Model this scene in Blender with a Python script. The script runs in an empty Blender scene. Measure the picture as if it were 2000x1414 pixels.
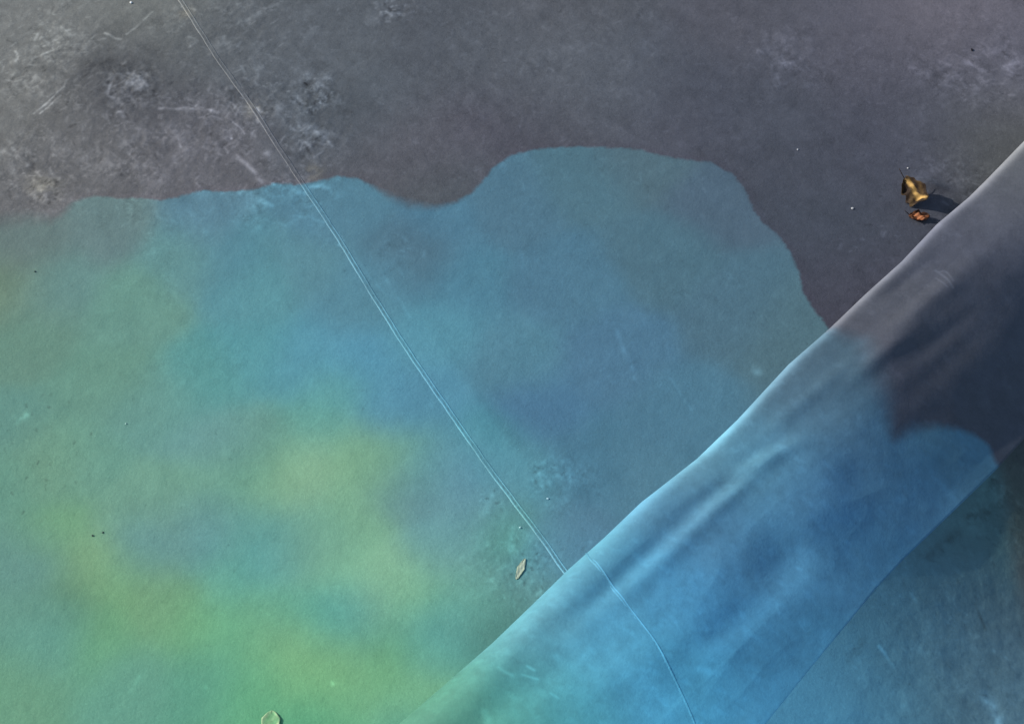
import bpy, math, random
import numpy as np
from mathutils import Vector

scene = bpy.context.scene
C = scene.collection
R = math.radians
rng = np.random.default_rng(7)
random.seed(7)

# ------------------------------------------------------------------ camera
TILT = R(35.0); DIST = 5.0; FOC = 75.0; SENS = 36.0
cam_d = bpy.data.cameras.new('camera'); cam = bpy.data.objects.new('camera', cam_d); C.objects.link(cam)
cam.location = (0.0, -DIST * math.sin(TILT), DIST * math.cos(TILT))
cam.rotation_euler = (TILT, 0, 0)
cam_d.lens = FOC; cam_d.sensor_width = SENS; cam_d.sensor_fit = 'HORIZONTAL'
cam_d.clip_start = 0.05; cam_d.clip_end = 500
scene.camera = cam

# ------------------------------------------------------------------ light
SUN_EL = R(27.0)
sx, sy = -0.965, 0.262                      # towards the sun, on plan
SUN = Vector((sx * math.cos(SUN_EL), sy * math.cos(SUN_EL), math.sin(SUN_EL)))
w = bpy.data.worlds.new('World'); scene.world = w; w.use_nodes = True
nt = w.node_tree; bg = nt.nodes['Background']
sky = nt.nodes.new('ShaderNodeTexSky'); sky.sky_type = 'NISHITA'; sky.sun_disc = False
sky.sun_elevation = SUN_EL; sky.sun_rotation = math.atan2(sx, sy)
sky.air_density = 1.0; sky.dust_density = 1.0; sky.ozone_density = 1.0
nt.links.new(sky.outputs[0], bg.inputs[0]); bg.inputs[1].default_value = 0.10
sl = bpy.data.lights.new('sun', 'SUN'); sl.energy = 3.0; sl.angle = R(0.53); sl.color = (1.0, 0.95, 0.88)
so = bpy.data.objects.new('sun', sl); C.objects.link(so)
so.rotation_euler = SUN.to_track_quat('Z', 'Y').to_euler(); so.location = (-3, 1, 3)
vs = scene.view_settings
vs.view_transform = 'Standard'; vs.look = 'None'; vs.gamma = 1.0; vs.use_curve_mapping = False
vs.exposure = 0.75
E0 = np.array([1.02, 1.02, 1.02])           # display-linear value of a white flat roof in full sun
import os

# ------------------------------------------------------------------ helpers
PW, PH = 2000.0, 1414.0
K = FOC / SENS * PW
CY = -DIST * math.sin(TILT); CZ = DIST * math.cos(TILT)
ct, st = math.cos(TILT), math.sin(TILT)

def plan(px, py, z=0.0):
    """point of the photograph -> plan position on the level z"""
    a = (np.asarray(px, float) - PW / 2) / K; b = -(np.asarray(py, float) - PH / 2) / K
    dx, dy, dz = a, b * ct + st, b * st - ct
    k = (z - CZ) / dz
    return np.stack([dx * k, CY + dy * k], -1)

def proj(x, y, z):
    X = x; Y = y - CY; Z = z - CZ
    v = Y * ct + Z * st; dpt = Y * st - Z * ct
    return PW / 2 + K * X / dpt, PH / 2 - K * v / dpt

def lin(c):
    c = np.asarray(c, float) / 255.0
    return np.where(c <= 0.04045, c / 12.92, ((c + 0.055) / 1.055) ** 2.4)

def smooth(a, b, x):
    t = np.clip((x - a) / (b - a), 0, 1); return t * t * (3 - 2 * t)

LATTICE = {}
def vnoise(x, y, scale, seed):
    n = 256
    if seed not in LATTICE: LATTICE[seed] = np.random.default_rng(seed).random((n, n))
    g = LATTICE[seed]
    x = x * scale; y = y * scale
    xi = np.floor(x).astype(int); yi = np.floor(y).astype(int)
    fx = x - xi; fy = y - yi
    fx = fx * fx * fx * (fx * (fx * 6 - 15) + 10); fy = fy * fy * fy * (fy * (fy * 6 - 15) + 10)
    a = g[xi % n, yi % n]; b = g[(xi + 1) % n, yi % n]; c = g[xi % n, (yi + 1) % n]; d = g[(xi + 1) % n, (yi + 1) % n]
    return (a * (1 - fx) + b * fx) * (1 - fy) + (c * (1 - fx) + d * fx) * fy

def fbm(x, y, scale, seed, octs=4):
    r = 0.0; a = 1.0; tot = 0.0
    for i in range(octs):
        r = r + a * (vnoise(x + 13.7 * i, y - 7.1 * i, scale, seed + i) - 0.5) * 2; tot += a
        a *= 0.5; scale *= 2.03
    return r / tot

def spline(pts, n):
    """Catmull-Rom through plan points"""
    p = np.asarray(pts, float); p = np.vstack([2 * p[0] - p[1], p, 2 * p[-1] - p[-2]])
    out = []; m = len(p) - 3
    for i in range(m):
        t = np.linspace(0, 1, n, endpoint=(i == m - 1))[:, None]
        a, b, c, d = p[i:i + 4]
        out.append(0.5 * (2 * b + (c - a) * t + (2 * a - 5 * b + 4 * c - d) * t ** 2 + (3 * b - 3 * c + d - a) * t ** 3))
    return np.vstack(out)

def polydist(x, y, poly, closed=False):
    p = np.asarray(poly, float); q = np.roll(p, -1, 0)
    if not closed: p, q = p[:-1], q[:-1]
    best = np.full(x.shape, 1e9)
    for (ax, ay), (bx, by) in zip(p, q):
        vx, vy = bx - ax, by - ay; L = vx * vx + vy * vy + 1e-12
        t = np.clip(((x - ax) * vx + (y - ay) * vy) / L, 0, 1)
        best = np.minimum(best, (x - ax - t * vx) ** 2 + (y - ay - t * vy) ** 2)
    return np.sqrt(best)

def inside(x, y, poly):
    p = np.asarray(poly, float); q = np.roll(p, -1, 0)
    c = np.zeros(x.shape, bool)
    for (ax, ay), (bx, by) in zip(p, q):
        if ay == by: continue
        c ^= ((ay > y) != (by > y)) & (x < (bx - ax) * (y - ay) / (by - ay) + ax)
    return c

def sdf(x, y, poly):
    d = polydist(x, y, poly, True)
    return np.where(inside(x, y, poly), d, -d)

def blend(x, y, pts, cols, sig):
    """soft patches of colour around the given points"""
    num = np.zeros(x.shape + (3,)); den = np.zeros(x.shape)
    for (ax, ay), c in zip(pts, cols):
        d2 = (x - ax) ** 2 + (y - ay) ** 2
        k = np.exp(-d2 / (2 * sig * sig)) + 1e-3 * np.exp(-d2 / (2 * (3 * sig) ** 2)) + 1e-7 / (1 + d2 * 4)
        num += k[..., None] * c; den += k
    return num / den[..., None]

def grid_mesh(name, P, attrs_f, attrs_c, mats, parent=None, smooth_=True, keep=None):
    """P: (n, m, 3)"""
    n, m = P.shape[:2]
    idx = np.arange(n * m).reshape(n, m)
    F = np.stack([idx[:-1, :-1], idx[1:, :-1], idx[1:, 1:], idx[:-1, 1:]], -1).reshape(-1, 4)
    me = bpy.data.meshes.new(name)
    me.vertices.add(n * m); me.vertices.foreach_set('co', P.reshape(-1).astype(np.float32))
    nf = len(F)
    me.loops.add(nf * 4); me.loops.foreach_set('vertex_index', F.reshape(-1).astype(np.int32))
    me.polygons.add(nf)
    me.polygons.foreach_set('loop_start', (np.arange(nf) * 4).astype(np.int32))
    me.polygons.foreach_set('use_smooth', np.full(nf, smooth_))
    me.update(calc_edges=True)
    for k, v in attrs_f.items():
        a = me.attributes.new(k, 'FLOAT', 'POINT'); a.data.foreach_set('value', np.asarray(v, np.float32).reshape(-1))
    for k, v in attrs_c.items():
        a = me.attributes.new(k, 'FLOAT_COLOR', 'POINT')
        v = np.asarray(v, np.float32).reshape(-1, 3)
        a.data.foreach_set('color', np.hstack([v, np.ones((len(v), 1), np.float32)]).reshape(-1))
    o = bpy.data.objects.new(name, me); C.objects.link(o)
    for mt in mats: me.materials.append(mt)
    if parent: o.parent = parent
    return o

def tag(o, label, cat, group=None):
    o['label'] = label; o['category'] = cat
    if group: o['group'] = group
    return o

# ------------------------------------------------------------------ materials
def N(t, kind, **kw):
    n = t.nodes.new(kind)
    for k, v in kw.items(): setattr(n, k, v)
    return n

def math_(t, op, a, b=None, clamp=False):
    n = N(t, 'ShaderNodeMath', operation=op, use_clamp=clamp)
    for i, v in enumerate((a, b)):
        if v is None: continue
        if isinstance(v, (int, float)): n.inputs[i].default_value = v
        else: t.links.new(v, n.inputs[i])
    return n.outputs[0]

def rubber(name, edge_noise=0.009, grain=0.36, bump=0.35, rough=0.62, spec=0.3, speck=3.0):
    """rubber sheeting: dusty grey base, blue-green staining with its own outline, scuffs, painted light and shade, fine grain"""
    m = bpy.data.materials.new(name); m.use_nodes = True; t = m.node_tree
    b = t.nodes['Principled BSDF']
    geo = N(t, 'ShaderNodeTexCoord').outputs['Object']
    at = lambda n: N(t, 'ShaderNodeAttribute', attribute_name=n)
    def noise(scale, detail=4, rough_=0.6, dist=0.0):
        n = N(t, 'ShaderNodeTexNoise'); n.inputs['Scale'].default_value = scale
        n.inputs['Detail'].default_value = detail; n.inputs['Roughness'].default_value = rough_
        n.inputs['Distortion'].default_value = dist
        t.links.new(geo, n.inputs['Vector']); return n.outputs['Fac']
    edge = math_(t, 'ADD', at('stain_edge').outputs['Fac'],
                 math_(t, 'MULTIPLY', math_(t, 'SUBTRACT', noise(45, 4), 0.5), edge_noise * 2))
    soft = at('edge_soft').outputs['Fac']
    mr = N(t, 'ShaderNodeMapRange', interpolation_type='SMOOTHSTEP')
    t.links.new(edge, mr.inputs['Value'])
    t.links.new(math_(t, 'MULTIPLY', soft, -1.0), mr.inputs['From Min']); t.links.new(soft, mr.inputs['From Max'])
    mix = N(t, 'ShaderNodeMix', data_type='RGBA')
    t.links.new(mr.outputs[0], mix.inputs['Factor'])
    # a faint purple tide mark just outside the stain
    tide = N(t, 'ShaderNodeMapRange', interpolation_type='SMOOTHSTEP'); t.links.new(edge, tide.inputs['Value'])
    tide.inputs['From Min'].default_value = -0.028; tide.inputs['From Max'].default_value = 0.0
    tm = N(t, 'ShaderNodeMix', data_type='RGBA', blend_type='MULTIPLY'); t.links.new(tide.outputs[0], tm.inputs['Factor'])
    t.links.new(at('base_colour').outputs['Color'], tm.inputs[6]); tm.inputs[7].default_value = (.985, 0.955, 0.975, 1)
    t.links.new(tm.outputs[2], mix.inputs[6]); t.links.new(at('stain_colour').outputs['Color'], mix.inputs[7])
    # fine grain and mottling
    g = math_(t, 'ADD', math_(t, 'MULTIPLY', math_(t, 'SUBTRACT', noise(170, 5, 0.7), 0.5), grain * 1.6),
              math_(t, 'MULTIPLY', math_(t, 'SUBTRACT', noise(22, 5, 0.65, 0.4), 0.5), grain))
    g = math_(t, 'ADD', g, math_(t, 'MULTIPLY', math_(t, 'MAXIMUM', math_(t, 'SUBTRACT', noise(330, 2, 0.6), 0.60), 0.0), speck))
    g = math_(t, 'SUBTRACT', g, math_(t, 'MULTIPLY', math_(t, 'MAXIMUM', math_(t, 'SUBTRACT', noise(270, 2, 0.6), 0.63), 0.0), speck))
    g = math_(t, 'MULTIPLY', g, math_(t, 'SUBTRACT', 1.0, math_(t, 'MULTIPLY', mr.outputs[0], 0.45)))   # the stain fills the grain
    g = math_(t, 'ADD', g, math_(t, 'MULTIPLY', at('scuff_shading').outputs['Fac'], 1.0))
    g = math_(t, 'MAXIMUM', math_(t, 'ADD', g, 1.0), 0.05)
    ml = N(t, 'ShaderNodeVectorMath', operation='SCALE')
    t.links.new(mix.outputs[2], ml.inputs[0]); t.links.new(g, ml.inputs['Scale'])
    t.links.new(ml.outputs[0], b.inputs['Base Color'])
    b.inputs['Roughness'].default_value = rough; b.inputs['Specular IOR Level'].default_value = spec
    bp = N(t, 'ShaderNodeBump'); bp.inputs['Strength'].default_value = bump; bp.inputs['Distance'].default_value = 0.002
    h = math_(t, 'ADD', noise(140, 6, 0.65), math_(t, 'MULTIPLY', noise(30, 4), 1.5))
    t.links.new(h, bp.inputs['Height']); t.links.new(bp.outputs[0], b.inputs['Normal'])
    return m

M_ROOF = rubber('roof_rubber')
M_KERB = rubber('kerb_rubber', edge_noise=0.008, grain=0.26, bump=0.3, rough=0.6, speck=1.2)
M_SEAM = rubber('seam_rubber', grain=0.5, bump=0.3)

def painted(name, rough=0.7, bump=0.3):
    """colour from the vertex attribute 'tone', with mottling"""
    m = bpy.data.materials.new(name); m.use_nodes = True; t = m.node_tree; b = t.nodes['Principled BSDF']
    geo = N(t, 'ShaderNodeTexCoord').outputs['Object']
    n = N(t, 'ShaderNodeTexNoise'); n.inputs['Scale'].default_value = 180; n.inputs['Detail'].default_value = 5
    t.links.new(geo, n.inputs['Vector'])
    ml = N(t, 'ShaderNodeVectorMath', operation='SCALE')
    t.links.new(N(t, 'ShaderNodeAttribute', attribute_name='tone').outputs['Color'], ml.inputs[0])
    t.links.new(math_(t, 'ADD', math_(t, 'MULTIPLY', n.outputs['Fac'], 0.9), 0.55), ml.inputs['Scale'])
    t.links.new(ml.outputs[0], b.inputs['Base Color']); b.inputs['Roughness'].default_value = rough; b.inputs['Specular IOR Level'].default_value = .12
    bp = N(t, 'ShaderNodeBump'); bp.inputs['Strength'].default_value = bump; bp.inputs['Distance'].default_value = 0.001
    t.links.new(n.outputs['Fac'], bp.inputs['Height']); t.links.new(bp.outputs[0], b.inputs['Normal'])
    return m
M_LEAF = painted('leaf'); M_GRIT = painted('grit', 0.8)

# ------------------------------------------------------------------ kerb: a rounded ridge under the sheeting
D = np.array([1, -1.0]) / math.sqrt(2)        # across the ridge, away from the sun
T = np.array([1, 1.0]) / math.sqrt(2)         # along the ridge
ZL = 0.20
lip_px = [(2140, 132), (2060, 213), (2000, 276), (1930, 348), (1893, 385), (1830, 438), (1760, 512), (1690, 575), (1620, 642), (1540, 712), (1440, 820),
          (1360, 897), (1250, 983), (1180, 1050), (1110, 1112), (1040, 1180), (960, 1257), (890, 1318), (780, 1413), (700, 1485), (600, 1575)]
lp = plan([p[0] for p in lip_px], [p[1] for p in lip_px], ZL - 0.012)
lip_s = lp @ T; lip_u = lp @ D
o_ = np.argsort(lip_s); lip_s, lip_u = lip_s[o_], lip_u[o_]
cr_px = [(2120, 720), (2000, 852), (1945, 915), (1850, 1015), (1760, 1112), (1700, 1182), (1650, 1250), (1590, 1330), (1520, 1425), (1420, 1560)]
cp = plan([p[0] for p in cr_px], [p[1] for p in cr_px], 0.075)
cr_s = cp @ T; cr_u = cp @ D
o_ = np.argsort(cr_s); cr_s, cr_u = cr_s[o_], cr_u[o_]
def u_lip(s): return np.interp(s, lip_s, lip_u)
def u_crease(s):
    a = np.interp(s, cr_s, cr_u); return a
def axis(a, b, step, far, grow=1.25):
    core = np.arange(a, b + step * .5, step)
    up = [core[-1]]; d = step
    while up[-1] < far: d *= grow; up.append(up[-1] + d)
    dn = [core[0]]; d = step
    while dn[-1] > -far: d *= grow; dn.append(dn[-1] - d)
    return np.concatenate([dn[:0:-1], core, up[1:]])

S = axis(-1.75, 1.6, 0.003, 14)
WN = 240
vv = np.linspace(0, 1, WN) ** 1.25
def slope_deg(v, s):
    """fall of the far side, degrees, from lip (v=0) to crease (v=1)"""
    hi = smooth(-0.5, 0.75, s)                                    # steeper towards the top right
    r = 0.040 + 0.085 * (1 - smooth(-0.9, 0.35, s))               # how broad the rounded lip is
    lipturn = -66 * np.exp(-(v / r) ** 1.8)
    body = np.interp(v, [0, .12, .26, .38, .50, .62, .8, .92, 1.0], [-2, -2, 2, 12, 24, 31, 32, 27, 22])
    body2 = np.interp(v, [0, .12, .22, .34, .55, .7, .85, 1.0], [-4, -2, 4, -2, 2, 6, 7, 5])
    return lipturn + body * hi + body2 * (1 - hi)
ul = u_lip(S); W = np.maximum(u_crease(S) - ul, 0.25)
V, SS = np.meshgrid(vv, S)
TH = np.radians(slope_deg(V, SS))
dw = np.diff(vv)[None, :] * W[:, None]
zz = np.zeros_like(V); tn = np.tan(TH); zz[:, 1:] = np.cumsum(-(tn[:, 1:] + tn[:, :-1]) * .5 * dw, 1)
zz += (ZL - 0.012) - 0.0
U = ul[:, None] + V * W[:, None]
X = U * D[0] + SS * T[0]; Y = U * D[1] + SS * T[1]
# folds and dents in the sheeting over the ridge: photograph point, length, width, height, direction (along T = 0)
def kerb_at(px, py):
    a, b = proj(X, Y, zz)
    i = np.argmin((a - px) ** 2 + (b - py) ** 2); return X.flat[i], Y.flat[i], SS.flat[i], V.flat[i]
FOLDS = [(1800, 600, .17, .028, .010, 0.03), (1730, 690, .12, .020, .008, .05), (1840, 655, .12, .022, -.007, .05), (1770, 545, .10, .02, -.004, .1), (1480, 905, .10, .020, .007, 0.25), (1420, 975, .12, .018, .005, .0), (1400, 955, .16, .022, -.006, .03), (1235, 1110, .16, .025, -.006, .0), (1270, 1120, .12, .025, .004, 0), (1530, 1085, .05, .07, -.006, -.5),
         (1600, 760, .12, .020, .004, .05), (1330, 1060, .16, .024, .004, .05), (1500, 1120, .10, .05, -.010, .15), (1430, 1215, .12, .035, -.008, .1),
         (1870, 560, .05, .03, .004, .3), (1850, 700, .2, .03, -.006, 0), (1600, 1000, .08, .05, .006, .3), (1100, 1210, .15, .03, -.003, 0), (1180, 1330, .12, .05, .005, .1),
         (960, 1390, .14, .03, -.003, 0), (1680, 930, .06, .05, -.007, .5), (1790, 830, .08, .04, -.005, .2), (1290, 1290, .12, .05, .005, .1)]
for px, py, L, wd, hgt, ang in FOLDS:
    cx, cy, cs, cv = kerb_at(px, py)
    cu = cx * D[0] + cy * D[1]
    ds = SS - cs; du = U - cu
    a = ds * math.cos(ang) + du * math.sin(ang); b = -ds * math.sin(ang) + du * math.cos(ang)
    zz += hgt * np.exp(-(a / L) ** 2 - (b / wd) ** 2) * smooth(0, .12, V)
zz += 0.0035 * fbm(X, Y, 6.0, 40, 3) * smooth(0, .15, V) * smooth(1.0, .9, V)
for sc_, am_, sd_ in [(4.0, .0011, 45), (9.0, .00035, 47)]:        # small pinched creases running with the ridge
    rn = 1 - np.abs(fbm(SS * .4 + .3 * U, U * 1.7, sc_, sd_, 2)) * 2.2
    zz += am_ * np.clip(rn, 0, 1) ** 3 * smooth(.04, .2, V) * smooth(1.0, .85, V) * np.clip(.35 + 2 * fbm(SS, U, 4.0, sd_ + 1, 2), 0, 1)
Z_C = zz[:, -1]
# near wall down to the roof, and a tuck under the far sheet
wall = [( .012, -.13), (.004, -.05), (0.0, -0.012)]
cols = []
for du, dz in [(.02, -.24), (.012, -.14), (.006, -.07), (.002, -.025)]:
    u = ul + du; cols.append(np.stack([u * D[0] + S * T[0], u * D[1] + S * T[1], zz[:, 0] + dz], -1))
tail = []
for du, dz in [(.003, -.0014), (.03, -.030)]:
    u = ul + W + du; tail.append(np.stack([u * D[0] + S * T[0], u * D[1] + S * T[1], Z_C + dz * (.3 + .7 * smooth(.0, .4, S)) - du * (0.10 + 0.45 * smooth(-.35, .35, S)) - .0022 * smooth(.05, .55, S)], -1))
KP = np.concatenate([np.stack(cols, 1), np.stack([X, Y, zz], -1), np.stack(tail, 1)], 1)
nk0 = len(cols)
KU = np.concatenate([U[:, :1] - .2 + .04 * np.arange(nk0), U, U[:, -1:] + .02, U[:, -1:] + .06], 1)   # unrolled position across the sheet
KS = np.repeat(S[:, None], KP.shape[1], 1)
KV = (KU - ul[:, None]) / W[:, None]
zc_fn = lambda s: np.interp(s, S, Z_C)

# ------------------------------------------------------------------ roof surface: near field and the lower fall beyond the ridge
def roof_height(x, y):
    u = x * D[0] + y * D[1]; s = x * T[0] + y * T[1]
    z = 0.0035 * fbm(x, y, 2.2, 60, 2) * smooth(3, 1, np.hypot(x, y)) + 0.0007 * fbm(x, y, 16, 64, 3) * smooth(2.5, 1.5, np.hypot(x, y))
    uc = u_crease(s); e = u - uc
    low = zc_fn(s) - 0.0003 - .0022 * smooth(.05, .55, s)
    q = np.clip(e, 0, None)
    hi = smooth(-0.35, 0.35, s)
    fall = q * np.exp(-q / 0.7) * (0.10 + 0.45 * hi)
    low = low - fall + 0.0020 * fbm(x, y, 18, 70, 4) * smooth(0.0, 0.14, e)
    mid = u_lip(s) + .10
    side = smooth(-0.02, 0.02, u - mid)
    side2 = smooth(-0.12, -0.03, e)
    z = z * (1 - side) - 0.01 * side * (1 - side2) + (low * side2) * side
    return z, e

GX = axis(-1.40, 1.42, 0.0026, 45); GY = axis(-1.12, 1.38, 0.0026, 45)
gx, gy = np.meshgrid(GX, GY, indexing='ij')
gz, ge = roof_height(gx, gy)
# small lifted pucker beside the leaves
pc = plan(1812, 362); a = (gx - pc[0]) * .95 - (gy - pc[1]) * .3; b = (gx - pc[0]) * .3 + (gy - pc[1]) * .95
gz += 0.010 * np.exp(-(a / .045) ** 2 - (b / .014) ** 2)

def on_roof(px, py):
    """photograph points -> plan points on the roof surface, following its height"""
    px = np.atleast_1d(np.asarray(px, float)); py = np.atleast_1d(np.asarray(py, float))
    z = np.zeros_like(px)
    low = (px + py) > 2500
    if not low.any(): return plan(px, py, 0.0)
    z[low] = 0.06
    for _ in range(12):
        p = plan(px, py, z); z = 0.5 * z + 0.5 * roof_height(p[:, 0], p[:, 1])[0]
    return plan(px, py, z)

# ---- colours (as seen in sun on the flat), turned to albedo
GREY = {(50,50):(123,124,122),(250,150):(72,73,79),(150,300):(102,101,103),(400,300):(99,98,104),(600,100):(90,95,102),(700,250):(85,92,100),(900,80):(86,90,98),(900,330):(90,85,99),(1200,150):(77,81,92),(1100,30):(87,89,96),(1500,200):(74,78,90),(1700,300):(72,74,87),(1500,60):(86,86,96),(1850,60):(103,99,109),(1950,150):(98,98,112),(1600,450):(66,73,86),(1650,560):(69,69,83),(1950,250):(82,84,84),(20,200):(116,116,114),(1350,270):(78,80,92),(1050,230):(71,71,81),(780,330):(93,88,95),(300,30):(117,119,116),(450,60):(95,99,104),(1700,120):(89,88,100),(1800,220):(78,80,93),(1550,330):(70,74,86),(870,380):(70,87,88),(1115,150):(100,105,113)}
LOWGREY = {(1980,870):(58,64,70),(1960,930):(70,84,80),(1985,1010):(80,96,92),(1985,1150):(90,94,92),(1990,1280):(100,106,110),(1990,1400):(108,114,118),(1930,1390):(112,120,125)}  # far side: darker toward the crease, part of its shade is in the colour
STAIN = {(60,470):(103,123,120),(200,450):(104,130,130),(100,560):(103,143,138),(400,430):(92,132,149),(450,500):(85,137,151),(350,500):(100,147,146),(250,600):(106,152,138),(50,650):(102,142,125),(20,560):(110,135,113),(200,750):(105,151,133),(500,560):(93,151,159),(650,420):(86,131,150),(600,520):(92,140,152),(700,600):(86,136,152),(800,500):(79,107,122),(850,450):(80,126,149),(760,540):(87,138,158),(900,550):(80,131,152),(1000,400):(81,120,140),(1150,350):(80,117,132),(1250,320):(82,109,121),(1400,400):(81,104,122),(1100,550):(80,123,145),(1300,500):(78,114,130),(1450,600):(79,114,132),(1550,650):(83,116,129),(1200,700):(79,121,147),(1050,800):(76,121,151),(1300,820):(79,124,147),(1150,900):(75,122,145),(1000,700):(86,135,154),(850,650):(90,150,168),(700,700):(88,152,177),(600,700):(90,153,171),(500,700):(88,153,160),(400,750):(91,154,151),(300,800):(106,156,145),(150,900):(106,158,141),(50,850):(98,146,134),(420,870):(111,161,158),(650,760):(96,162,164),(750,800):(88,148,171),(850,780):(87,145,168),(920,870):(71,140,152),(1000,920):(90,148,163),(620,830):(105,167,154),(560,940):(139,185,143),(700,910):(131,177,135),(740,900):(120,172,148),(800,950):(102,142,150),(880,900):(111,158,183),(600,940):(141,182,149),(700,1000):(129,179,143),(500,930):(104,161,139),(400,960):(117,167,138),(300,1000):(119,168,147),(100,1050):(116,167,123),(180,1100):(134,177,131),(250,1150):(129,181,128),(320,1200):(116,155,121),(360,1220):(117,181,130),(300,1070):(84,142,173),(400,1050):(86,146,166),(450,1110):(106,172,147),(520,1070):(87,164,169),(600,1060):(114,158,136),(650,1110):(134,191,155),(750,1140):(150,197,157),(800,1170):(121,181,144),(850,1100):(114,165,155),(880,1050):(110,163,168),(950,1000):(103,150,163),(900,1200):(110,171,157),(700,1200):(99,160,153),(640,1190):(79,170,166),(550,1200):(107,169,136),(450,1250):(111,179,138),(600,1290):(136,205,151),(570,1270):(125,169,118),(650,1290):(125,171,112),(700,1350):(133,195,149),(750,1300):(107,165,112),(820,1330):(126,182,141),(850,1250):(83,158,157),(500,1350):(102,174,130),(400,1330):(95,161,136),(250,1330):(104,163,141),(100,1250):(100,160,145),(50,1100):(99,146,142),(30,1350):(106,159,128),(200,1250):(108,168,123),(620,1390):(90,166,127),(780,1400):(94,160,140),(1000,1050):(88,152,122),(1020,1150):(96,143,143),(1050,1080):(92,147,176),(960,1250):(72,120,114),(1100,1050):(87,129,153),(1250,930):(83,127,148),(100,900):(120,161,128),(345,1040):(122,161,126),(250,1010):(114,161,138),(150,1180):(93,138,110),(480,870):(105,152,138),(640,1015):(113,169,148),(830,905):(95,158,150),(700,1250):(99,164,142),(300,1115):(111,155,114),(20,1080):(103,152,137),(20,950):(101,152,133),(400,1010):(104,153,150),(470,1030):(105,157,139),(560,1030):(106,165,154),(20,1180):(103,155,136)}
LOWSTAIN = {(1750,1200):(94,144,162),(1850,1100):(84,128,142),(1900,1000):(74,114,118),(1900,1250):(98,138,154),(1940,1385):(112,148,162),(1750,1380):(92,142,160),(1980,1200):(94,118,128),(1650,1400):(84,150,182),(1670,1280):(86,148,174),(1590,1390):(82,154,190),  # stain tones beyond the ridge, likewise shaded in colour near the crease
 (1850,1350):(96,138,154),(1960,1060):(80,114,116),(1550,1450):(80,150,180)}
def split(d): k = list(d); return np.array(k, float), np.array([d[i] for i in k], float)
A_GAIN = np.array([0.82, 0.82, 0.77])
def albedo(c): return lin(c) / E0 * A_GAIN

# coarse evaluation on a thinned grid, then linear upsampling (the patches are soft)
def coarse(fn, st=4):
    ix = np.unique(np.r_[np.arange(0, len(GX), st), len(GX) - 1]); iy = np.unique(np.r_[np.arange(0, len(GY), st), len(GY) - 1])
    cx, cy = np.meshgrid(GX[ix], GY[iy], indexing='ij')
    v = fn(cx, cy)
    def up(A, src, dst, ax):
        A = np.moveaxis(A, ax, 0)
        j = np.clip(np.searchsorted(src, dst, side='right') - 1, 0, len(src) - 2)
        f = ((dst - src[j]) / (src[j + 1] - src[j])).reshape((-1,) + (1,) * (A.ndim - 1))
        return np.moveaxis(A[j] * (1 - f) + A[j + 1] * f, 0, ax)
    return up(up(v, GX[ix], GX, 0), GY[iy], GY, 1)

pm = 1 / 833.0
gk, gc = split(GREY); lk, lc = split(LOWGREY); sk, sc = split(STAIN); tk, tc = split(LOWSTAIN)
gp, lpn, sp, tp = (on_roof(k[:, 0], k[:, 1]) for k in (gk, lk, sk, tk))
def warp(x, y, a=0.03, seed=80):
    return x + a * fbm(x, y, 5, seed, 4), y + a * fbm(x, y, 5, seed + 20, 4)
far_side = smooth(-0.12, -0.02, ge)[..., None]
def f_base(x, y): x, y = warp(x, y); return blend(x, y, gp, albedo(gc), 95 * pm)
def f_lowbase(x, y): x, y = warp(x, y); return blend(x, y, lpn, albedo(lc), 60 * pm)
def f_stain(x, y): x, y = warp(x, y, 0.028, 90); return blend(x, y, sp, albedo(sc), 46 * pm)
def f_lowstain(x, y): x, y = warp(x, y, 0.02, 100); return blend(x, y, tp, albedo(tc), 80 * pm)
base = coarse(f_base) * (1 - far_side) + coarse(f_lowbase) * far_side
stain = coarse(f_stain) * (1 - far_side) + coarse(f_lowstain) * far_side

EDGE = [(-1150,1250),(-1100,900),(-930,640),(-700,520),(-480,505),(-260,455),(-120,448),(-50,436),(0,432),(60,425),(100,430),(120,420),(145,395),(180,383),(230,387),(290,388),(315,392),(345,385),(400,372),(440,375),(500,370),(540,358),(580,362),(620,355),(660,345),(700,350),(730,365),(760,385),
 (800,400),(850,405),(890,395),(920,378),(940,355),(965,325),(1000,302),(1050,290),(1120,286),(1190,288),(1250,292),(1290,305),(1340,312),(1390,318),(1430,340),(1455,370),(1470,405),(1485,430),(1520,460),(1545,495),(1560,530),
 (1567,570),(1585,598),(1620,645),(1700,720),(1500,1000),(1200,1500),(1000,1900),(700,2150),(330,2240),(40,2130),(-250,2200),(-560,2060),(-800,1880),(-1020,1600)]
field_poly = plan([p[0] for p in EDGE], [p[1] for p in EDGE])
LOWEDGE = [(1800,800),(1925,872),(1942,905),(1955,950),(1965,1010),(1985,1110),(2010,1200),(2030,1320),(2040,1500),(1500,1600),(1400,1300)]
low_poly = on_roof([p[0] for p in LOWEDGE], [p[1] for p in LOWEDGE])
fs = far_side[..., 0]
sd = coarse(lambda x, y: sdf(x, y, field_poly), 2) * (1 - fs) + coarse(lambda x, y: sdf(x, y, low_poly), 2) * fs
soft = 0.006 + 0.03 * fs
# the edge melts away at the far left and at the notch in the middle of the outline
mx = on_roof([20, 800], [440, 400])
for (qx, qy), r_, k_ in zip(mx, (0.12, 0.09), (.045, .022)):
    soft = soft + k_ * np.exp(-((gx - qx) ** 2 + (gy - qy) ** 2) / r_ ** 2)

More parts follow.
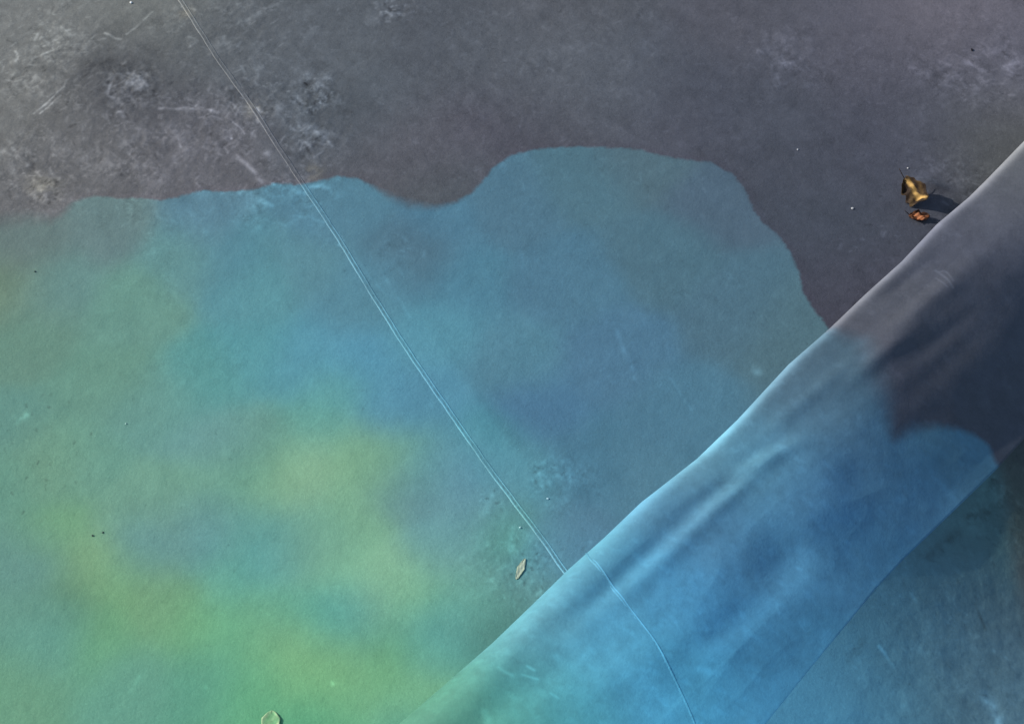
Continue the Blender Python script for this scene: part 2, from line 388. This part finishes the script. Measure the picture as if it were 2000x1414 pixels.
# ---- scuffs, scratches, specks and painted shade: signed change of brightness laid on the sheet
scuff_shading = np.zeros(gx.shape, np.float32)
def stroke(px, py, amp, wid, jitter=0.0):
    """a paler or darker streak through photograph points (wid = half width in metres)"""
    pts = on_roof(px, py)
    if len(pts) > 2: pts = spline(pts, 6)
    x0, y0 = pts.min(0) - 4 * wid; x1, y1 = pts.max(0) + 4 * wid
    i0, i1 = np.searchsorted(GX, (x0, x1)); j0, j1 = np.searchsorted(GY, (y0, y1))
    if i1 - i0 < 2 or j1 - j0 < 2: return
    xx = gx[i0:i1, j0:j1]; yy = gy[i0:i1, j0:j1]
    d = polydist(xx, yy, pts)
    k = np.exp(-(d / wid) ** 2)
    if jitter: k = k * np.clip(1 + jitter * fbm(xx, yy, 60, 5, 3) * 2, 0, 2.2)
    scuff_shading[i0:i1, j0:j1] += (amp * k).astype(np.float32)
def dab(px, py, amp, length, wid, ang):
    dx, dy = math.cos(ang) * length / 2, math.sin(ang) * length / 2
    stroke([px - dx, px + dx], [py - dy, py + dy], amp, wid * pm)
def cluster(cx, cy, rx, ry, n, amp, L=(3, 14), wd=(1.3, 3.0), angs=None, neg=0.3):
    for _ in range(n):
        a = rng.random() * 2 * math.pi; r = math.sqrt(rng.random())
        x, y = cx + rx * r * math.cos(a) , cy + ry * r * math.sin(a)
        am = amp * (0.3 + 0.9 * rng.random() ** 2) * (-0.6 if rng.random() < neg else 1)
        an = rng.normal(angs, .5) if angs is not None else rng.random() * math.pi
        dab(x, y, am * 1.5, rng.uniform(*L), rng.uniform(*wd) * 1.25, an)
# marked streaks seen on the upper left of the roof
for px, py, amp, wd in [([312,340,375,410,425],[213,214,213,216,222],.55,3.0),([66,90,112,125],[222,203,182,170],.5,1.8),([78,100,118],[222,204,187],.5,1.6),
    ([205,225,236],[65,75,78],.45,2.5),([175,205],[80,76],.4,2.5),([248,270,298],[68,50,24],.45,2.0),([340,360,380],[12,14,20],.5,2.5),([368,385,372],[72,80,92],.35,2.5),
    ([520,535,548],[18,10,4],.5,3.0),([480,490,505],[50,35,25],.25,6.0),([460,485,500,512],[305,325,340,356],.5,3.5),([455,470,478],[240,252,262],.55,1.5),([440,455,462],[195,205,215],.6,2.0),
    ([210,214,220,228],[185,170,155,146],.5,2.2),([218,228,240],[192,200,205],.35,3.0),([250,262,275,288],[145,148,155,170],.5,3.0),([255,268,276],[162,160,168],.4,3.5),([244,262],[190,186],.25,6),
    ([226,236,242],[222,220,230],.6,3.0),([130,150],[60,56],.4,3),([68,74],[78,66],.4,2.5),([25,35,30],[95,108,120],.4,2),([85,110],[90,78],.3,2),([70,110],[112,95],.35,2.2),
    ([0,14,24],[300,294,290],.5,6),([344,350,353],[270,278,288],.55,2),([452,452],[266,272],.8,2),([615,622,635],[255,262,268],.5,4),([600,640],[250,262],.25,8),([480,500,520],[225,218,222],.35,3),
    ([490,503,505],[210,215,240],.4,3),([508,522,530],[225,235,243],.4,3.5),([520,530],[300,304],.5,5),([620,640],[365,366],.5,4),([600,610,632],[368,366,362],.35,3.5),([575,595,600],[372,378,380],.5,3),
    ([580,578,640],[430,422,436],.22,2.5),([582,602,626],[412,405,398],.2,2.5),([500,520,530],[387,398,402],.4,4),([660,668,664],[462,470,478],.6,3),([614,630],[308,296],.45,2),([735,748],[197,203],.35,2),
    ([1830,1843,1855],[118,125,128],.2,4),([1840,1870],[20,30],.25,5),([1880,1900,1920],[120,128,140],.35,5),([1960,1990],[130,122],.35,5),([1500,1535],[100,125],.25,7),([1780,1810],[135,150],.3,5),
    ([1205,1215,1235,1240],[645,680,720,740],.16,3.5),([1310,1330,1350],[740,770,800],.12,2.5),([1470,1480],[720,728],.4,6),([690,720,770],[490,540,590],.14,2.0),
    ([738,800],[520,620],.10,2.5),([945,958],[1000,960],.15,6),([1000,998,1003],[1030,1060,1085],.25,5),([255,275],[1350,1320],.2,3),([402,404],[1340,1350],.35,2),([649,650],[1330,1336],.6,2.5),([30,50],[822,812],.4,6),
    ([1718,1745],[1262,1300],.5,3),([1780,1788],[1160,1172],.4,3),([1925,1945,1950],[1360,1390,1420],.55,8),([1935,1942],[1262,1272],.4,3),([1955,1970],[1275,1288],.4,2)]:
    stroke(px, py, amp * 1.6, wd * 1.4 * pm, 0.9)
# darker hollows, ridge foot and crease: their shade put into the colour
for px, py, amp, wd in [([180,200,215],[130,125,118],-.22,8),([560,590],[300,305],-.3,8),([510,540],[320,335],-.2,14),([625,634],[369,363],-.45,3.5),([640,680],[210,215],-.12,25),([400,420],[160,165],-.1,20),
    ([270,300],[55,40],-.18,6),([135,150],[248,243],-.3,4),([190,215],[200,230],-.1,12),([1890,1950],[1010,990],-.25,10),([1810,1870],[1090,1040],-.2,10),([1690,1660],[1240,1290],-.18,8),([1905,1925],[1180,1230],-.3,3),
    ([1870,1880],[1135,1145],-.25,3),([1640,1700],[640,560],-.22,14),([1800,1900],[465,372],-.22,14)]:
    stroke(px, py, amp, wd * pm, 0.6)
cluster(250, 170, 45, 45, 70, .5); cluster(110, 110, 110, 110, 160, .30, angs=-.6); cluster(300, 250, 200, 110, 260, .28); cluster(490, 190, 50, 60, 70, .45)
cluster(600, 190, 40, 40, 55, .5, (2, 8)); cluster(600, 270, 50, 30, 50, .45); cluster(150, 330, 90, 60, 60, .3); cluster(450, 60, 120, 60, 60, .3, angs=-.5); cluster(765, 20, 30, 25, 30, .45, (2, 7))
cluster(440, 260, 60, 60, 80, .35); cluster(85, 365, 35, 35, 60, .4, neg=.5); cluster(550, 380, 120, 25, 60, .3); cluster(770, 500, 60, 40, 50, .16); cluster(330, 420, 180, 40, 90, .16)
cluster(1020, 1120, 45, 80, 130, .30, (2, 8), (1., 2.2), 1.5); cluster(1080, 940, 40, 50, 60, .28, (3, 10)); cluster(960, 980, 25, 30, 20, .35, (2, 5)); cluster(1130, 1090, 40, 60, 30, .2)
cluster(1850, 360, 70, 40, 70, .3, (3, 12), (1.2, 2.5), .8); cluster(1920, 150, 80, 60, 60, .3, angs=.3); cluster(1700, 480, 60, 60, 30, .3); cluster(1520, 130, 60, 40, 40, .25)
cluster(1000, 180, 900, 190, 700, .17); cluster(700, 800, 800, 500, 500, .09, (4, 16), (1.5, 3), neg=.5); cluster(1250, 550, 300, 230, 260, .11, (3, 12))
cluster(1850, 1230, 150, 210, 240, .16, (2, 8), (1.0, 2.2), 1.0, .5); cluster(1960, 1000, 60, 110, 110, .22, (2, 8), (1.0, 2.2), .9, .55)
cluster(100, 900, 110, 130, 40, -.22, (2, 6), (1.2, 2.2), 1.4, 0)
# flaking dust: ragged patches whose density follows where the sheet was walked on
def dens(spots):
    r = np.zeros(gx.shape)
    for px, py, rx, k in spots:
        q = on_roof(px, py)[0]; r = np.maximum(r, k * np.exp(-((gx - q[0]) ** 2 + (gy - q[1]) ** 2) / (rx * pm) ** 2))
    return r
dn = dens([(250,165,75,1.3),(110,120,170,.75),(330,270,220,.75),(490,200,90,1.1),(610,200,90,.95),(600,270,90,1.0),(450,60,200,.55),(60,330,150,.7),(550,370,140,.6),(1020,1110,90,.75),(1085,940,80,.5),(770,510,90,.3),
           (1850,350,110,.5),(1900,140,160,.5),(1540,120,150,.35),(1850,1250,230,.36),(1960,1000,140,.42),(770,20,60,.7),(330,430,200,.35),(1000,150,700,.18),(1200,500,500,.14),(300,800,500,.10)])
fl = fbm(gx * 1.0, gy * 1.0, 55, 200, 4); fl2 = fbm(gx * .7 + gy * .7, (gy * .7 - gx * .7) * .45, 75, 210, 4); fl3 = fbm(gx, gy, 130, 220, 3)
fl4 = fbm(gx * .8 - gy * .6, (gy * .8 + gx * .6) * .4, 38, 260, 3); fl5 = fbm(gx, gy, 17, 270, 3)
lump = np.clip(.55 + 1.5 * fl5, .1, 1.6)
scuff_shading += (dn * lump * (1.2 * np.clip(fl - .14, 0, 1) + 1.5 * np.clip(fl2 - .16, 0, 1) + 1.3 * np.clip(fl4 - .18, 0, 1) + 1.7 * np.clip(fl3 - .2, 0, 1) - .6 * np.clip(-fl2 - .12, 0, 1) - .3 * np.clip(-fl3 - .2, 0, 1) - .5 * np.clip(-fl4 - .15, 0, 1))).astype(np.float32)
scuff_shading += (-.22 * np.clip(dn, 0, .8) * np.clip(-fl5 - .05, 0, 1) * 2).astype(np.float32)
ss_ = 1 - .62 * smooth(-.01, .02, sd)
scuff_shading += (ss_ * (.13 * fbm(gx * .7 + gy * .7, (gy * .7 - gx * .7) * .6, 26, 230, 4) + .10 * fbm(gx, gy, 90, 240, 3) + .06 * fbm(gx, gy, 7, 250, 3))).astype(np.float32)
for _ in range(420):
    x, y = rng.uniform(-40, 2040), rng.uniform(-40, 1454)
    dab(x, y, rng.choice([.55, .35, .3, -.3, -.4]) * rng.uniform(.4, 1.1) * (1.0 if y < 420 or x > 1500 else .6), rng.uniform(.5, 4), rng.uniform(1.0, 2.0), rng.random() * 3.14)
# the lap of the sheets beside the seam shows as a slightly paler band
SEAM = [(300,-75),(345,-10),(375,36),(430,122),(490,206),(545,290),(600,373),(665,472),(735,588),(800,690),(870,792),(950,905),(1010,986),(1060,1052),(1100,1110),(1150,1180)]
seam_pts = spline(on_roof([p[0] for p in SEAM], [p[1] for p in SEAM]), 24)
gpx, gpy = proj(gx, gy, gz)
lapd = coarse(lambda x, y: polydist(x, y, seam_pts), 2)
right_of = ((gx - np.interp(-gy, -seam_pts[:, 1], seam_pts[:, 0])) > 0)
lap_w = 0.075
scuff_shading += (0.12 * right_of * (1 - smooth(lap_w - .012, lap_w + .006, lapd)) * smooth(520, 700, gpy) * (1 - smooth(900, 1000, gpy))).astype(np.float32)
scuff_shading += (-0.05 * right_of * np.exp(-((lapd - lap_w - .012) / .02) ** 2) * smooth(520, 700, gpy) * (1 - smooth(900, 1000, gpy))).astype(np.float32)
# tan dust caught in the seam
for px, py, r in [(500, 215, 22), (360, 25, 18), (610, 338, 20), (82, 362, 34), (1010, 1120, 20), (1700, 1310, 5)]:
    q = on_roof(px, py)[0]; k = np.exp(-((gx - q[0]) ** 2 + (gy - q[1]) ** 2) / (r * pm) ** 2)[..., None] * 0.42 * np.clip(.75 + 1.6 * fbm(gx, gy, 40, 300, 4), 0, 1.3)[..., None]
    base = base * (1 - k) + k * np.array([.20, .185, .14])

scuff_shading = np.where(scuff_shading > 0, scuff_shading * (1 - .45 * smooth(-.01, .02, sd)), scuff_shading)
rough_ = dn * (1 - .6 * smooth(-.01, .03, sd)) * (1 - .5 * fs)
gz += rough_ * (.0011 * fl + .0009 * fl4 + .0006 * fl2)          # puckered, trodden sheet
roof = grid_mesh('roof_surface', np.stack([gx, gy, gz], -1), {'stain_edge': sd, 'edge_soft': soft, 'scuff_shading': scuff_shading}, {'base_colour': base, 'stain_colour': stain}, [M_ROOF])
roof['kind'] = 'structure'

# ------------------------------------------------------------------ kerb mesh and its colours
kpx, kpy = proj(X, Y, zz)
def kcoord(px, py):
    r = []
    for a, b in zip(px, py):
        i = np.argmin((kpx - a) ** 2 + (kpy - b) ** 2); r.append((SS.flat[i], U.flat[i]))
    return np.array(r)
KGREY = {(1950,430):(86,88,101),(1800,500):(77,80,94),(1900,620):(76,80,93),(1750,700):(74,77,92),(1900,760):(74,80,92),(1980,330):(94,96,101),(1700,590):(88,90,98)}
KSTAIN = {(1620,720):(74,99,116),(1550,800):(78,110,130),(1650,850):(84,124,150),(1500,900):(98,156,182),(1600,950):(80,132,172),(1750,950):(80,130,162),(1860,890):(82,128,152),(1300,1000):(86,140,170),
 (1400,1050):(86,138,172),(1500,1100):(80,142,180),(1650,1050):(78,136,172),(1200,1150):(84,154,190),(1300,1150):(80,152,194),(1250,1270):(92,180,218),(1400,1200):(76,148,192),(1350,1330):(78,162,198),
 (1150,1270):(82,162,198),(1050,1220):(96,158,182),(1100,1350):(80,164,180),(1000,1350):(86,166,158),(920,1400):(88,154,132),(1500,1350):(74,148,188),(1600,1300):(76,142,178),(1750,1120):(74,128,160),(860,1380):(80,132,112),(1000,1250):(84,142,146),(1150,1100):(86,142,160),(1350,920):(88,134,156)}
kgk, kgc = split(KGREY); ksk, ksc = split(KSTAIN)
kgp = kcoord(kgk[:, 0], kgk[:, 1]); ksp = kcoord(ksk[:, 0], ksk[:, 1])
wx, wy = warp(KS, KU, 0.02, 120)
kbase = blend(wx, wy, kgp, albedo(kgc), 90 * pm)
kstain = blend(wx, wy, ksp, albedo(ksc), 62 * pm)
KEDGE = [(1625,650),(1655,655),(1688,665),(1704,700),(1716,745),(1730,790),(1738,830),(1745,857),(1765,848),(1790,838),(1830,833),(1870,838),(1905,850),(1930,870),(1942,900)]
ke = kcoord([p[0] for p in KEDGE], [p[1] for p in KEDGE])
ke[0][1] -= .05
kpoly = np.vstack([[ke[0][0], ke[0][1] - .4], ke, [ke[-1][0], ke[-1][1] + .3], [-1.75, ke[-1][1] + .3], [-1.95, ke[-1][1] - .05], [-1.9, ke[0][1] + .1], [-1.7, ke[0][1] - .4]])
ksd = sdf(KS, KU, kpoly)
q = kcoord([1705, 1650], [720, 640])
ksoft = 0.010 + .05 * np.exp(-((KS - q[0][0]) ** 2 + (KU - q[0][1]) ** 2) / .13 ** 2)
kscuff_lit_lip = 0.12 * fbm(KS, KU, 14, 130, 4) + .12 * fbm(KS, KU, 60, 132, 3) + .35 * np.clip(fbm(KS, KU * .7, 48, 134, 4) - .22, 0, 1) + .10 * fbm(KS, KU, 4, 136, 2) + (0.02 + 1.05 * smooth(-.7, .4, KS)) * smooth(-.2, -.02, KV) * np.exp(-(np.clip(KV, 0, 9) / (.045 + .05 * (1 - smooth(-.9, .35, KS)))) ** 3) * (1 + .5 * fbm(KS, KU, 12, 140, 3))  # last term: pale worn lip, with its sunlit brightness put into the colour
def kstroke(px, py, amp, wid):
    p = kcoord(px, py); global kscuff_lit_lip
    if len(p) > 2: p = spline(p, 5)
    i0, i1 = np.searchsorted(S, (p[:, 0].min() - 4 * wid, p[:, 0].max() + 4 * wid))
    kscuff_lit_lip[i0:i1] += amp * np.exp(-(polydist(KS[i0:i1], KU[i0:i1], p) / wid) ** 2)
for px, py, amp, wd in [([1827,1845,1860],[528,540,562],.5,2.2),([1828,1842,1850],[544,552,560],.5,1.8),([1835,1848,1862],[530,532,548],.4,1.8),
    ([975,985,1000],[1302,1310,1318],.35,3),([1030,1042],[1300,1308],.5,2.5),([1020,1038,1050],[1318,1322,1326],.4,2.2),([1076,1090],[1352,1364],.3,2),([1370,1385],[1305,1315],.25,9),([1555,1565],[1108,1112],.25,3),
    ([1610,1640,1655],[1235,1300,1350],.12,6),([945,955],[1390,1410],.3,6)]:
    kstroke(px, py, amp, wd * pm)
kerb = grid_mesh('kerb', KP, {'stain_edge': ksd, 'edge_soft': ksoft, 'scuff_shading': kscuff_lit_lip}, {'base_colour': kbase, 'stain_colour': kstain}, [M_KERB])
tag(kerb, 'long rounded ridge wrapped in smooth grey and blue rubber sheeting, crossing the roof diagonally', 'kerb')

# ------------------------------------------------------------------ weld seams: a narrow raised double bead
def ribbon(name, path3, across, prof, attrs, cattrs, parent, relief=None):
    """path3 (n,3), across (n,3) unit vectors, prof [(offset, height)]"""
    P = np.stack([path3 + across * o for o, h in prof], 1)
    P[..., 2] += np.array([h for o, h in prof])[None, :] - (0 if relief is None else ((1 - relief) * .00022)[:, None])
    n, m = P.shape[:2]
    f = {k: np.broadcast_to(v if np.ndim(v) != 1 or len(v) != n else np.asarray(v)[:, None], (n, m)) for k, v in attrs.items()}
    c = {k: np.repeat(v[:, None, :], m, 1) for k, v in cattrs.items()}
    return grid_mesh(name, P, f, c, [M_SEAM], parent)

def sample(A, p):
    i = np.clip(np.searchsorted(GX, p[:, 0]), 0, len(GX) - 1); j = np.clip(np.searchsorted(GY, p[:, 1]), 0, len(GY) - 1)
    return A[i, j]
prof = [(-.0066, -.0008), (-.0056, .0001), (-.0044, .0003), (-.0030, .0001), (-.0012, .0), (.0012, .0), (.0030, .0001), (.0044, .0003), (.0056, .0001), (.0066, -.0008)]
bead = np.array([.0, .6, 1.2, .4, -.12, -.12, .4, 1.2, .6, .0])
sp2 = seam_pts + 0.0012 * np.stack([fbm(seam_pts[:, 1], seam_pts[:, 0], 25, 150, 3), 0 * seam_pts[:, 0]], -1)
tg = np.gradient(sp2, axis=0); tg /= np.linalg.norm(tg, axis=1)[:, None]
ac = np.stack([tg[:, 1], -tg[:, 0], 0 * tg[:, 0]], -1)
path = np.c_[sp2, sample(gz, sp2) + .0006]
n = len(path)
al = np.arange(n) / n
lenm = np.cumsum(np.r_[0, np.linalg.norm(np.diff(sp2, axis=0), axis=1)])
wear = .6 + .9 * fbm(lenm, 0 * lenm, 11, 160, 5)
sc_seam = (bead[None, :] * np.clip(wear, .1, 1.3)[:, None]) + .12 * rng.standard_normal((n, len(prof)))
ribbon('weld_seam', path, ac, prof, {'stain_edge': sample(sd, sp2), 'edge_soft': sample(soft, sp2), 'scuff_shading': sc_seam},
       {'base_colour': sample(base, sp2), 'stain_colour': sample(stain, sp2)}, roof)
KSEAM = [(1143,1078),(1152,1088),(1165,1103),(1200,1152),(1240,1205),(1275,1251),(1298,1292),(1312,1318),(1332,1360),(1348,1398),(1358,1425),(1375,1470)]
ks = spline(kcoord([p[0] for p in KSEAM], [p[1] for p in KSEAM]), 14)
ki = np.clip(np.searchsorted(S, ks[:, 0]), 0, len(S) - 1)
kj = np.array([np.argmin(np.abs(U[i] - u)) for i, u in zip(ki, ks[:, 1])])
kz = zz[ki, kj]
kxy = ks[:, 1:2] * D + ks[:, :1] * T
kz = np.array([np.interp(u, U[i], zz[i]) for i, u in zip(ki, ks[:, 1])])
tg = np.gradient(kxy, axis=0); tg /= np.linalg.norm(tg, axis=1)[:, None]
ac = np.stack([tg[:, 1], -tg[:, 0], 0 * tg[:, 0]], -1)
n = len(ks)
prof2 = [(-.0050, -.0004), (-.0040, .0), (-.0028, .0001), (-.0014, .0), (0, .0000), (.0014, .0), (.0028, .0001), (.0040, .0), (.0050, -.0004)]
bead2 = np.array([.0, .3, .6, .3, -.05, .2, .4, .2, 0]) 
fade = .35 + .9 * np.clip(.5 + 1.2 * fbm(ks[:, 0] * 1.0, ks[:, 1], 13, 170, 3), 0, 1)
ribbon('weld_seam', np.c_[kxy, kz + .0003], ac, prof2,
       {'stain_edge': ksd[ki, kj + nk0], 'edge_soft': ksoft[ki, kj + nk0], 'scuff_shading': bead2[None] * (fade * (.12 + .88 * (1 - smooth(len(ks) * .5, len(ks) * .56, np.arange(len(ks))))))[:, None] + kscuff_lit_lip[ki, kj + nk0][:, None] + .06 * rng.standard_normal((n, len(prof2)))},
       {'base_colour': kbase[ki, kj + nk0], 'stain_colour': kstain[ki, kj + nk0]}, kerb, np.clip(1.15 - np.arange(n) / n * 1.1 + .5 * fbm(ks[:, 0], ks[:, 1], 30, 175, 3), 0, 1))

# ------------------------------------------------------------------ leaves
def mesh_obj(name, verts, faces, tones, mat, parent=None, solid=0.0):
    me = bpy.data.meshes.new(name); me.from_pydata([tuple(v) for v in verts], [], faces)
    a = me.attributes.new('tone', 'FLOAT_COLOR', 'POINT')
    tones = np.asarray(tones, np.float32); a.data.foreach_set('color', np.hstack([tones, np.ones((len(tones), 1), np.float32)]).reshape(-1))
    me.polygons.foreach_set('use_smooth', [True] * len(me.polygons)); me.materials.append(mat); me.update()
    o = bpy.data.objects.new(name, me); C.objects.link(o)
    if parent: o.parent = parent
    if solid:
        md = o.modifiers.new('solid', 'SOLIDIFY'); md.thickness = solid; md.offset = 0
    return o

def leaf(px, py, length, width, ang, curl, lift, c_mid, c_edge, seed, label, twist=0.0, roll=0.0, crumple=0.004, stem=True, zoff=0.0, wav=1.0, core=(.45, .5)):
    """a dry leaf: cupped blade with ragged browned edge, midrib and stalk"""
    p = on_roof(px, py)[0]; z0 = roof_height(np.array(p[0]), np.array(p[1]))[0]
    e = bpy.data.objects.new('dry_leaf', None); C.objects.link(e); e.location = (p[0], p[1], float(z0)); e.empty_display_size = .02
    tag(e, label, 'leaf')
    n, m = 26, 13
    V, F, Tn = [], [], []
    r = np.random.default_rng(seed)
    ph = r.random(6) * 6.28
    for i in range(n):
        t = i / (n - 1); w_ = width / 2 * (math.sin(math.pi * min(1, t * .94 + .04)) ** .75) * (1 + wav * (.16 * math.sin(11 * t + ph[0]) + .10 * math.sin(27 * t + ph[1])))
        for j in range(m):
            q = j / (m - 1) * 2 - 1
            bend = q * curl + roll
            x = (t - .5) * length
            y = w_ * (math.sin(bend) - math.sin(roll)) / max(curl, .01)
            z = w_ * (math.cos(roll) - math.cos(bend)) / max(curl, .01) + (w_ * (math.cos(roll - curl) - math.cos(roll)) / max(curl, .01) if roll > .8 else 0) * -1 + lift * (t if twist >= 0 else 1 - t) ** 2 + crumple * (math.sin(9 * t + 4 * q + ph[2]) + .6 * math.sin(17 * t - 7 * q + ph[3]))
            a = twist * (t - .5)
            y, z = y * math.cos(a) - z * math.sin(a), y * math.sin(a) + z * math.cos(a)
            V.append((x, y, z))
            ed = min(1, max(0, (abs(q - .15 * math.sin(7 * t)) - core[0]) / core[1])) ** 1.3
            ed = max(ed, max(0, (abs(t - .5) - .3) / .2) ** 2)
            ed = min(1, max(0, ed + (.25 if core[0] > .1 else .10) * math.sin(13 * t + 5 * q + ph[4])))
            cc = np.array(c_mid) * (1 - ed) + np.array(c_edge) * ed
            if abs(q) < .1: cc = cc * .8 + .1 * np.array(c_mid)
            Tn.append(cc)
    for i in range(n - 1):
        for j in range(m - 1):
            if (i in (0, n - 2) and j in (0, m - 2)): continue
            F.append((i * m + j, (i + 1) * m + j, (i + 1) * m + j + 1, i * m + j + 1))
    V = np.array(V); V[:, 2] += -V[:, 2].min() + (.0015 if stem else .0006) + zoff
    ca, sa = math.cos(ang), math.sin(ang)
    V[:, 0], V[:, 1] = V[:, 0] * ca - V[:, 1] * sa, V[:, 0] * sa + V[:, 1] * ca
    mesh_obj('blade', V, F, Tn, M_LEAF, e, .0006)
    if stem:
        mid = V.reshape(n, m, 3)[:, m // 2]
        d0 = (mid[0] - mid[2]); d0 = d0 / (np.linalg.norm(d0) + 1e-9)
        pts = [mid[0] + d0 * k * length * .07 + np.array([0, 0, max(0.0, .0025 - mid[0][2]) * min(1, k / 2)]) for k in range(6)]
        vs_, fs_ = [], []
        for k, c in enumerate(pts):
            rr = .0014 * (1 - k * .08)
            for a in range(6):
                vs_.append((c[0] + rr * math.cos(a * math.pi / 3) * -sa, c[1] + rr * math.cos(a * math.pi / 3) * ca, max(.0006, c[2] + rr * math.sin(a * math.pi / 3))))
        for k in range(5):
            for a in range(6): fs_.append((k * 6 + a, k * 6 + (a + 1) % 6, (k + 1) * 6 + (a + 1) % 6, (k + 1) * 6 + a))
        fs_.append(tuple(range(5, -1, -1))); fs_.append(tuple(range(30, 36)))
        mesh_obj('stalk', vs_, fs_, [np.array(c_edge) * 1.2] * 36, M_LEAF, e)
    return e
leaf(1785, 388, .082, .068, R(-52), .6, .0, (.48, .30, .10), (.024, .015, .010), 3, 'blackish brown dry leaf with a yellow streak, casting a long dark shadow onto the ridge', roll=.95, twist=.15, crumple=.0025, wav=1.0, core=(.10, .16))
leaf(1794, 427, .050, .030, R(-12), .8, .006, (.36, .14, .06), (.03, .013, .008), 6, 'crumpled small orange brown leaf just below the yellow streaked one', roll=.25, crumple=.0028, core=(.2, .4))
leaf(1017, 1110, .056, .015, R(70), .12, .0, (.37, .43, .33), (.31, .37, .26), 8, 'pale tan shrivelled leaf scrap on the stained sheet beside the seam', crumple=.0003, stem=False, wav=.6)
leaf(529, 1410, .052, .040, R(88), .25, .0, (.17, .38, .18), (.36, .50, .27), 11, 'rounded pale green leaf at the bottom edge of the roof view', crumple=.0003, stem=False, wav=.25)

# ------------------------------------------------------------------ grit: single specks that stand out
def grit(name, px, py, size, tone, label, cat, seed, stretch=1.0, flat=.6, ang=0.0):
    p = on_roof(px, py)[0]; z0 = float(roof_height(np.array(p[0]), np.array(p[1]))[0])
    r = np.random.default_rng(seed); V, F = [], []; size *= .8
    nu, nv = 10, 7
    for i in range(nv + 1):
        th = math.pi * i / nv
        for j in range(nu):
            a = 2 * math.pi * j / nu; k = 1 + .22 * (r.random() - .5)
            V.append((size * stretch * k * math.sin(th) * math.cos(a), size * k * math.sin(th) * math.sin(a), size * flat * k * math.cos(th)))
    for i in range(nv):
        for j in range(nu): F.append((i * nu + j, (i + 1) * nu + j, (i + 1) * nu + (j + 1) % nu, i * nu + (j + 1) % nu))
    V = np.array(V); ca, sa = math.cos(ang), math.sin(ang)
    V[:, 0], V[:, 1] = V[:, 0] * ca - V[:, 1] * sa, V[:, 0] * sa + V[:, 1] * ca
    V[:, 2] += size * flat * .8
    o = mesh_obj(name, V, F, [tone] * len(V), M_GRIT); o.location = (p[0], p[1], z0)
    return tag(o, label, cat)
PALE = (.5, .5, .49); DARK = (.055, .085, .07)
grit('pebble', 256, 6, .0042, (.8, .8, .78), 'brightest white pebble, at the top edge of the roof left of the seam', 'pebble', 1)
grit('pebble', 1665, 408, .0036, PALE, 'white pebble on dark sheet, to the left of the dry leaves', 'pebble', 2, 1.3)
grit('pebble', 1773, 330, .0026, PALE, 'tiny pale pebble just above the yellow streaked leaf', 'pebble', 3)
grit('pebble', 1558, 293, .0028, (.5, .5, .52), 'small grey pebble above the right shoulder of the blue stain', 'pebble', 4)
grit('pebble', 1016, 1029, .0028, (.42, .66, .66), 'pale pebble beside the lower seam, just above the shrivelled leaf scrap', 'pebble', 5, 1.2)
grit('pebble', 1070, 973, .0026, (.42, .62, .68), 'pale chip on blue sheet, between the lower seam and the ridge', 'pebble', 6, 1.5)
grit('pebble', 246, 828, .0024, (.40, .60, .52), 'pale chip alone on the green stained left part of the roof', 'pebble', 7)
grit('seed', 68, 530, .0028, DARK, 'dark seed on the stained sheet near the upper left edge', 'seed', 8)
grit('seed', 181, 1046, .0030, DARK, 'larger left one of two dark seeds lying close together on green', 'seed', 9, 1.0, .6, 1.2)
grit('seed', 201, 1040, .0023, DARK, 'smaller right one of two dark seeds lying close together on green', 'seed', 10, 1.5, .6, 1.2)
grit('seed', 1898, 99, .0036, (.012, .012, .016), 'black seed on grey sheet near the top right corner', 'seed', 11, 1.6, .6, 1.6)
